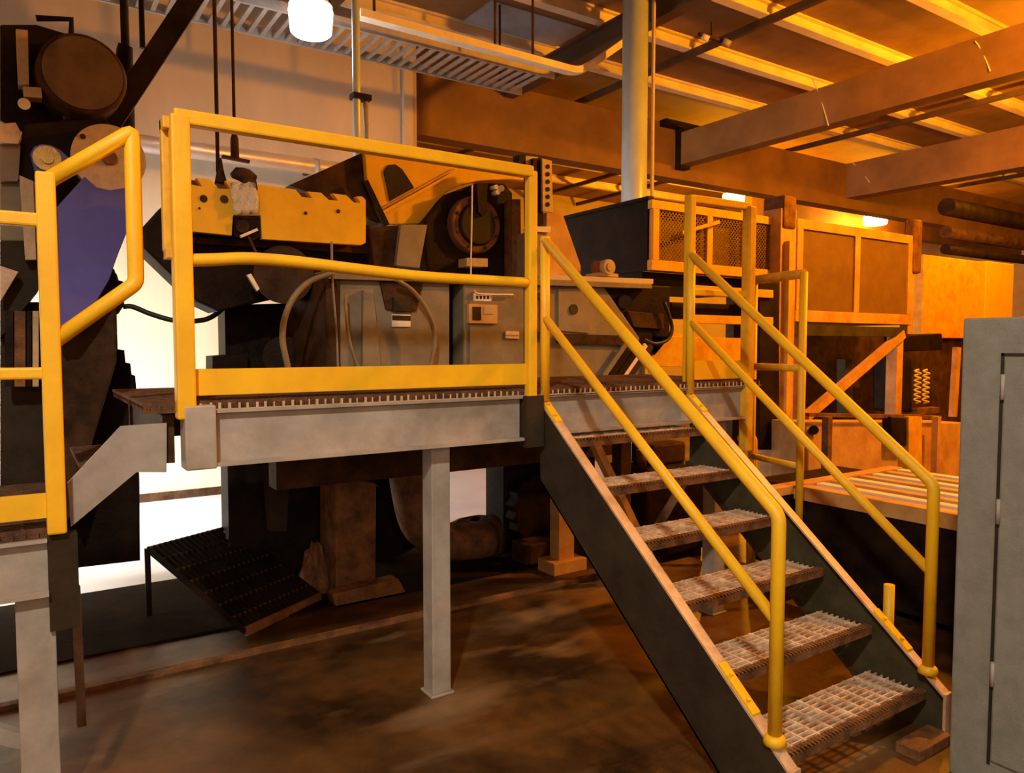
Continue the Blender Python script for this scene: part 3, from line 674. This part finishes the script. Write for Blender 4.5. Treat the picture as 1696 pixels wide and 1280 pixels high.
# dark gear cluster by the stair
gc = thing('conveyor_drive', 'black toothed drive unit under the platform beside the stair', 'machine', (1.0, 1.6, 0))
q = at(885, 845, Y=1.75)
m = MB(); prof = []
for i in range(36):
    a_ = 2*math.pi*i/36; r_ = .30 if i % 2 else .27; prof.append((q.x+.1+r_*math.cos(a_), 1.75, q.z+r_*math.sin(a_)))
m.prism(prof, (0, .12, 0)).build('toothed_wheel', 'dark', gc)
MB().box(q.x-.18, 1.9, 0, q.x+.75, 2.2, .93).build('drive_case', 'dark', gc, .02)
MB().box(q.x-.25, 1.5, 0.0, q.x+.3, 1.7, .16).build('base_rail', 'darkbrown', gc, .01)
tp = thing('support_post', 'short orange-yellow square post with foot behind the stair stringer', 'post', (1.05, 1.3, 0))
MB().box(1.02, 1.25, .02, 1.16, 1.36, 1.1).build('upright', 'orange', tp, .004)
MB().box(.94, 1.2, 0, 1.24, 1.4, .09).build('foot', 'orange', tp, .004)
MB().bar((1.5, .75, .05), (.9, .75, 1.05), .06, .05).build('brace', 'orange', tp)

# ------------------------------------------------------------------ hanging gear near the cream wall
d_ = thing('round_duct', 'long silver round duct running along the cream wall', 'duct', (0, 5.2, 3.6))
MB().cyl((-4.65, 5.2, 3.62), (2.0, 5.2, 3.62), .085, 28).build('duct_pipe', 'silver', d_)
for x in (-4.2, -2.0, .6): 
    MB().cyl((x, 5.2, 3.62), (x+.04, 5.2, 3.62), .092, 28).build('joint_band', 'steel', d_)
    MB().box(x, 5.28, 3.6, x+.04, YB, 3.64).build('wall_bracket', 'darkbrown', d_)
for px, yb_, m_, lab in ((361, 285, .011, 'plain dark hanging rod left of the hooked one, over the yellow beam'), (389, 262, .009, 'dark hanging rod with swivel hook above the yellow beam')):
    q = at(px, yb_, Y=1.5); hk = thing('hanging_rod', lab, 'rod', q)
    MB().cyl((q.x, 1.5, q.z), (q.x, 1.5, ROOF), m_, 10).build('rod', 'darkbrown', hk)
    if px > 370:
        MB().tube([(q.x, 1.5, q.z+.14), (q.x, 1.5, q.z+.11), (q.x, 1.5, q.z)], [.012, .022, .024], 12).build('swivel', 'darkbrown', hk)
        MB().bar((q.x-.07, 1.5, q.z), (q.x+.08, 1.5, q.z-.01), .03, .016).build('cross_bar', 'darkbrown', hk)
q = at(597, 230, Y=3.0); cz = at(597, 162, Y=3.0).z
cp = thing('conduit_drop', 'grey double conduit dropping from the ceiling with a dark clamp', 'conduit', (q.x, 3, 2.2))
MB().cyl((q.x-.03, 3, 1.9), (q.x-.03, 3, ROOF), .033, 16).build('main_conduit', 'pole', cp)
MB().cyl((q.x+.05, 3, 1.9), (q.x+.05, 3, cz), .022, 14).build('side_conduit', 'steel', cp)
MB().box(q.x-.075, 2.95, cz-.02, q.x+.085, 3.05, cz+.025).build('clamp', 'dark', cp)
# black brace and pipes upper left
tag(MB().bar(at(330, -20, Y=2.2), at(175, 215, Y=2.2), .13, .12).build('diagonal_brace', 'dark'), 'thick black diagonal brace rising from the drum machine to the ceiling', 'brace')
vp = thing('vertical_pipe', 'dark vertical pipe with wide collar beside the black diagonal brace', 'pipe', at(208, 130, Y=2.6))
q = at(209, 130, Y=2.6); MB().cyl((q.x, 2.6, q.z-.6), (q.x, 2.6, ROOF), .026, 14).build('pipe', 'dark', vp)
MB().cyl((q.x, 2.6, q.z-.6), (q.x, 2.6, q.z+.2), .045, 16).build('collar', 'dark', vp)
tag(MB().cyl(at(236, 80, Y=2.7), at(236, 80, Y=2.7)+Vector((0,0,2.3)), .018, 12).build('vertical_pipe', 'dark'), 'thin dark vertical pipe in the gap behind the black brace', 'pipe')
tag(MB().tube([at(60, 30, Y=2.2), at(118, 32, Y=2.2), at(118, 75, Y=2.2)], .018, 10).build('bent_conduit', 'dark'), 'thin dark bent conduit above the round drum', 'conduit')
# cable tray
TZ = 4.62; ya, yb2 = 3.85, 4.5
ct = thing('cable_tray', 'perforated ladder cable tray hanging below the roof by the cream wall', 'tray', (1, 4.2, TZ))
for y in (ya, yb2): MB().box(-3, y-.015, TZ, 2.9, y+.015, TZ+.09).build('side_rail', 'tray', ct)
rung0 = None
for i in range(48):
    x = -2.9+i*.12
    if rung0 is None: rung0 = MB().box(x-.02, ya+.015, TZ+.01, x+.02, yb2-.015, TZ+.035).build('rung', 'tray', ct)
    else:
        c_ = rung0.copy(); COL.objects.link(c_); c_.parent = ct; c_.location = (i*.12, 0, 0)
for x in (-2, .3, 2.6):
    MB().box(x-.01, ya-.02, TZ+.09, x+.01, ya, ROOF).box(x-.01, yb2, TZ+.09, x+.01, yb2+.02, ROOF).build('hanger', 'darkbrown', ct)
# pale trough duct with a bend
tr = thing('wire_trough', 'pale bent wire trough running below the roof from the ladder tray', 'trough', (2, 3.5, 4.6))
p0, p1, p2 = at(560, 20, Y=3.5), at(960, 120, Y=3.5), None
zt_ = 4.62
e_ = at(1046, 60, Y=3.5)
path = bend([(.45, 3.5, zt_), (2.98, 3.5, zt_-.02), (e_.x, 3.5, e_.z), (e_.x, 3.5, ROOF)], .16, 6)
m = MB()
for a_, b_ in zip(path, path[1:]): m.bar(a_, b_, .11, .07)
m.build('trough_run', 'purlin', tr)
for x in (.6, 1.9): MB().box(x-.01, 3.49, zt_+.035, x+.01, 3.51, ROOF).build('hanger', 'darkbrown', tr)

# the big round column and roof fittings
pc = at(1050, 330, Y=3.0)
col = thing('round_column', 'grey-green round steel column rising to the roof in mid picture', 'column', (pc.x, 3, 0))
MB().cyl((pc.x, 3, .02), (pc.x, 3, ROOF), .135, 36).build('shaft', 'pole', col)
MB().box(pc.x-.2, 2.8, 0, pc.x+.2, 3.2, .02).build('base_plate', 'steel', col)
MB().box(pc.x+.10, 2.83, 0.02, pc.x+.125, 2.86, ROOF).build('conduit', 'tan', col)
q = at(1132, 245, Y=5.9)
cb = thing('beam_bracket', 'dark hanging bracket fixed to the long girder right of the column', 'bracket', (q.x, 5.93, q.z))
MB().box(q.x-.1, 5.85, q.z-.35, q.x+.12, 5.998, q.z+.3).build('hanger_plate', 'dark', cb, .01)
MB().box(q.x-.45, 5.85, q.z+.3, q.x+.35, 5.998, q.z+.4).build('top_angle', 'dark', cb)
s1 = at(1163, 60, Z=5.2)
so = thing('ceiling_sensor', 'small roof-mounted twin spotlight near the top of the picture', 'spotlight', s1)
MB().cyl(s1, s1+Vector((.05, -.05, -.04)), .035, 14).build('lamp_head', 'label', so)
MB().cyl(s1+Vector((.3, -.05, 0)), s1+Vector((.36, -.1, -.05)), .04, 14).build('lamp_head', 'steel', so)
MB().box(s1.x-.05, s1.y-.02, s1.z, s1.x+.4, s1.y+.02, s1.z+.03).box(s1.x+.15, s1.y-.01, s1.z+.03, s1.x+.17, s1.y+.01, 5.4).build('bracket', 'darkbrown', so)
for (a_, b_), lab in ((((1345, 130), (1372, 208)), 'thin pale cable hanging under the middle of the roof'), (((1615, 68), (1640, 118)), 'thin pale cable hanging under the roof at the right'),
                     ((((1412, 270)), (1440, 302)), 'short twisted pale cable end on the girder corner')):
    P_ = at(*a_, Y=2.6); Q_ = at(*b_, Y=2.6)
    P_ = at(*a_, X=6.98 if a_[1] < 200 else 11.84); Q_ = at(*b_, X=P_.x)
    tag(MB().tube(smooth_path([P_, P_.lerp(Q_, .4)+Vector((.03, 0, .02)), Q_], 5), .008, 6).build('hanging_cable', 'purlin'), lab, 'cable')

# ------------------------------------------------------------------ mesh cages right of the press
def frame_panel(root, x0, x1, z0, z1, y, divs, m_, wire, fw=.07, infill='mesh'):
    MB().box(x0, y, z1-fw, x1, y+.05, z1).build('top_bar', m_, root, .003); MB().box(x0, y, z0, x1, y+.05, z0+fw*1.2).build('bottom_bar', m_, root, .003)
    xs = [min(max(x0+(x1-x0)*d, x0+fw/2+.005), x1-fw/2-.005) for d in divs]
    for x in xs:
        MB().box(x-fw/2, y-.002, z0+fw*1.2, x+fw/2, y+.048, z1-fw).build('upright', m_, root, .003)
    for a_, b_ in zip(xs, xs[1:]):
        m = MB(); za, zb = z0+fw*1.2, z1-fw
        if infill == 'mesh':
            h = zb-za; w_ = b_-a_; s_ = .038; n_ = int((w_+h)/s_)
            for i in range(n_):
                d = i*s_
                for sg in (1, -1):
                    X0, Z0 = (a_+max(0, d-h), za+min(h, d)) , None
                    p0 = Vector((a_+max(0, d-h), y+.02, za+min(h, d))); p1 = Vector((a_+min(w_, d), y+.02, za+max(0, d-w_)))
                    if sg < 0: p0.x, p1.x = a_+b_-p0.x, a_+b_-p1.x
                    if (p1-p0).length > .01: m.bar(p0, p1, .006, .006, (0, 1, 0))
            m.build('wire_mesh', wire, root)
        else:
            m.box(a_+fw/2, y+.02, za, b_-fw/2, y+.026, zb).build('screen', wire, root)
Yc = 1.5
ca = thing('machine_cage', 'yellow framed wire mesh cage box above the end of the platform', 'guard cage', (2.9, 2, 1.4))
cx0, cz1 = at(1080, 330, Y=Yc).x, at(1080, 330, Y=Yc).z; cx1 = at(1292, 400, Y=Yc).x; cz0 = at(1082, 447, Y=Yc).z
frame_panel(ca, cx0, cx1, cz0, cz1, Yc, (.03, .42, .70, .97), 'yelold', 'mesh')
MB().box(cx0, Yc+.05, cz0, cx0+.02, 2.75, cz1).build('side_panel', 'dark', ca)
MB().box(cx0-.02, Yc+.02, cz1, cx0+.04, 2.75, cz1+.03).build('side_top_angle', 'dark', ca)
MB().box(cx0+.02, Yc+.10, cz0, cx1, Yc+.12, cz1).build('rear_panel', 'screen', ca)
MB().box(cx0+.02, Yc+.13, cz0-.12, cx1, Yc+1.0, cz0).build('floor_frame', 'dark', ca)
for x in (cx0+.1, cx1-.1): MB().box(x-.05, Yc+.4, 0, x+.05, Yc+.5, cz0-.12).build('leg', 'darkbrown', ca)
MB().bar((cx0+.3, Yc-.04, cz1-.25), (cx0+.75, Yc-.04, cz1-.12), .03, .03).build('stay', 'yelold', ca)
# stacked rails under the cage
for (px0, py0, px1, py1, m_), lab in (((1148, 478, 1232, 486, 'yelold'), 'upper yellow rail under the mesh cage'), ((1148, 527, 1232, 534, 'yelold'), 'lower yellow rail under the mesh cage')):
    a_ = at(px0, py0, Y=1.3); b_ = at(px1, py1, Y=1.3)
    tag(MB().box(a_.x, 1.3, a_.z-.04, b_.x+.4, 1.38, a_.z+.03).build('conveyor_rail', m_, None, .004), lab, 'rail')
tag(face([(1080, 556), (1232, 560), (1232, 612), (1080, 606)], 1.26, .12).build('machine_bed_beam', 'yelold', None, .004), 'wide yellow beam seen under the black hose loop', 'beam')
tag(face([(1112, 500), (1240, 505), (1240, 530), (1112, 526)], 1.55, .25).build('roller_bed', 'dark', None, .01), 'dark roller bed between the yellow rails under the cage', 'conveyor')
tag(face([(1258, 468), (1291, 468), (1291, 745), (1258, 745)], 1.33, .06).build('cavity_shade_panel', 'dark', None, .006), 'narrow dark panel standing for the shaded cavity between the pipe barrier and the orange square column', 'housing')  # dark panel put in for the shade of an open cavity
# column
cq = at(1305, 330, Y=1.45)
c2 = thing('square_column', 'orange square steel column with capped top between the two cages', 'column', (cq.x, 1.4, 0))
xa, xb = at(1293, 400, Y=1.4).x, at(1319, 400, Y=1.4).x
MB().box(xa, 1.4, .02, xb, 1.6, at(1300, 345, Y=1.4).z).build('shaft', 'orange', c2, .006)
MB().box(xa+.02, 1.38, at(1300, 378, Y=1.4).z, xb-.03, 1.62, at(1300, 323, Y=1.4).z).build('cap', 'rust', c2, .02)
MB().box(xa-.08, 1.3, 0, xb+.08, 1.7, .02).build('base_plate', 'rust', c2)
MB().box(xa+.05, 1.34, 1.0, xa+.1, 1.4, 2.6).build('edge_strip', 'yelold', c2)
# second cage
cb_ = thing('machine_cage', 'wide orange framed cage with two brown screens right of the square column', 'guard cage', (5.4, 1.6, 1.2))
x0 = xb+.01; x1 = at(1512, 450, Y=1.4).x; z1 = at(1325, 362, Y=1.4).z; z0 = at(1340, 533, Y=1.4).z
xm = at(1420, 450, Y=1.4).x
frame_panel(cb_, x0, x1, z0, z1, 1.4, (.015, (xm-x0)/(x1-x0), .985), 'orange', 'screen', .09, 'screen')
MB().box(x0, 1.5, z0, x1, 2.2, z0+.05).build('floor_panel', 'orange', cb_)
MB().box(x0, 1.42, z0-.13, x1, 1.6, z0-.03).build('lower_beam', 'green', cb_)
MB().bar((x1-.1, 1.44, z0-.1), (at(1335, 690, Y=1.44).x, 1.44, at(1335, 690, Y=1.44).z), .09, .06, (0,1,0)).build('diagonal_brace', 'orange', cb_)
for x in (x0+.2, x1-.1): MB().box(x-.06, 1.46, 0, x+.06, 1.58, z0-.13).build('leg', 'orange', cb_)
MB().box(x1-.02, 1.38, z1-.4, x1+.14, 1.5, z1+.18).build('corner_head', 'rust', cb_, .02)
MB().box(x1-.05, 1.41, z0-.1, x1+.05, 1.5, z1-.3).build('corner_post', 'orange', cb_)
# brown machine panel beneath second cage and its springs
bp_ = thing('spring_machine', 'brown paneled machine with coil springs under the wide cage', 'machine', (5.5, 2, 0))
face([(1325, 545), (1560, 555), (1570, 700), (1325, 695)], 2.35, .2).build('back_panel', 'darkbrown', bp_)
face([(1478, 590), (1512, 592), (1512, 684), (1478, 682)], 1.72, .25).build('cylinder_block', 'dark', bp_, .03)
face([(1400, 595), (1412, 595), (1412, 690), (1400, 690)], 1.75, .1).build('panel_rib', 'green', bp_)
face([(1490, 556), (1560, 552), (1562, 580), (1495, 582)], 1.72, .2).build('top_yoke', 'dark', bp_, .01)
for px in (1520, 1534):
    p0 = at(px, 612, Y=1.72); p1 = at(px, 668, Y=1.72); m = MB(); N_ = 60
    m.tube([Vector((p0.x+.035*math.cos(i*.75), 1.72+.035*math.sin(i*.75), p0.z+(p1.z-p0.z)*i/N_)) for i in range(N_+1)], .011, 6)
    m.build('coil_spring', 'label', bp_)
MB().box(p1.x-.3, 1.66, p1.z-.12, p1.x+.2, 1.78, p1.z-.05).build('spring_seat', 'rust', bp_)
MB().bar(at(1585, 575, Y=1.75), at(1578, 690, Y=1.75), .1, .06).build('side_strut', 'orange', bp_)
# orange bench and its posts
be = thing('steel_bench', 'orange lit low steel bench with upright stakes in the right background', 'bench', (3.9, 1.0, 0))
face([(1335, 700), (1600, 700), (1600, 800), (1335, 800)], .95, .36).build('bench_body', 'orange', be, .01)
for px in (1372, 1553):
    a_ = at(px, 690, Y=.8); b_ = at(px, 785, Y=.8); MB().box(a_.x-.03, .78, b_.z, a_.x+.03, .84, a_.z).build('stake', 'rust' if px < 1400 else 'orange', be)
face([(1505, 690), (1527, 690), (1527, 790), (1505, 790)], .85, .1).build('stake', 'yelold', be)
face([(1340, 684), (1560, 688), (1560, 694), (1340, 690)], .9, .06).build('bench_rail', 'rust', be)
face([(1477, 690), (1502, 692), (1502, 738), (1477, 736)], .86, .1).build('latch_block', 'dark', be, .01)
MB().cyl(at(1348, 712, Y=.88), at(1348, 712, Y=.95), .04, 16).build('knob', 'dark', be)
# bar conveyor
cv = thing('bar_conveyor', 'low dark conveyor table topped with long bright parallel bars at the right', 'conveyor', (2.8, -.6, 0))
X0c, X1c, Yc0, Yc1, Zc = 2.16, 3.5, -2.2, .12, .70
MB().box(X0c, Yc0, .05, X1c, Yc1, Zc-.07).build('frame', 'dark', cv, .01)
MB().box(X0c-.01, Yc0, Zc-.09, X0c+.03, Yc1, Zc-.0).build('side_rail', 'orange', cv)
for i in range(8):
    x = X0c+.12+i*.17; MB().box(x-.05, Yc0, Zc-.07, x+.03, Yc1, Zc-.01).build('bar', 'purlin' if i % 2 else 'orange', cv, .004)
MB().box(X0c-.25, Yc1, Zc-.06, X1c, Yc1+.10, Zc+.0).build('end_sill', 'orange', cv, .004)
for x in (X0c+.1, X1c-.1):
    for y in (Yc0+.1, Yc1-.1): MB().box(x-.05, y-.05, 0, x+.05, y+.05, .05).build('foot', 'dark', cv)
tag(MB().box(2.5, .2, .0, 3.6, .74, .62).build('machine_pedestal', 'dark', None, .01), 'dark machine pedestal between conveyor and bench', 'pedestal')
q = at(1465, 1000, X=1.16)
tag(MB().cyl((1.18, -1.1, 0), (1.18, -1.1, at(1465, 966, X=1.18).z), .024, 16).build('floor_bollard', 'yellow'), 'short yellow stub post standing on the floor right of the stair', 'post')
hu = thing('added_dark_mass', 'added dark mass darkening the gaps between the stair treads under the platform', 'machine', (1.9, 1.3, 0))  # added dark block, fills the view between the treads with shade
MB().box(1.62, .98, .06, 2.25, 1.4, .74).build('dark_block', 'dark', hu, .02)
MB().box(1.75, 1.05, .74, 2.1, 1.3, .90).build('dark_block_top', 'darkbrown', hu, .02)
MB().cyl((1.7, 1.12, .74), (1.7, 1.12, .86), .04, 14).build('dark_block_stub', 'rust', hu)
for x in (1.68, 2.19): MB().box(x-.04, 1.0, 0, x+.04, 1.38, .06).build('dark_block_foot', 'darkbrown', hu)
# yellow flanged fitting behind the stair
q = at(1238, 725, Y=.6)
yf = thing('yellow_valve', 'small yellow pipe fitting seen through the stair railing', 'valve', (q.x, .6, q.z-.3))
MB().tube(bend([(q.x+.07, .6, .03), (q.x+.07, .6, q.z), (q.x-.08, .6, q.z)], .04, 4), .028, 14).build('pipe', 'yellow', yf)
MB().box(q.x+.0, .54, 0, q.x+.14, .66, .03).build('base_flange', 'yellow', yf)
# far background block and overhead pipes
bb = thing('storage_container', 'large pale yellow block-shaped enclosure far right behind the grey cabinet', 'enclosure', (8, 2, 0))
a_ = at(1530, 440, Y=2.6); b_ = at(1622, 440, Y=2.6)
MB().box(a_.x, 2.6, 1.75, b_.x, 4, 2.92).build('panel_wall', 'yelold', bb, .01)
MB().box(b_.x, 2.5, 1.75, b_.x+.9, 4, 2.92).build('corner_box', 'yellow', bb, .01)
MB().box(a_.x, 2.7, 0, b_.x+.8, 4, 1.75).build('lower_wall', 'darkbrown', bb)
for i, (z, r_, m_) in enumerate(((3.85, .14, 'dark'), (3.45, .10, 'darkbrown'), (3.18, .08, 'dark'))):
    o = MB().cyl((10.2, 3.2, z), (25.8, 3.2-i*.1, z), r_, 16).build('overhead_pipe', m_)
    tag(o, ('thick dark overhead pipe, topmost of three at the right edge', 'brown overhead pipe, middle of three at the right edge', 'dark overhead pipe, lowest of three at the right edge')[i], 'pipe', 'overhead pipes at the right edge')
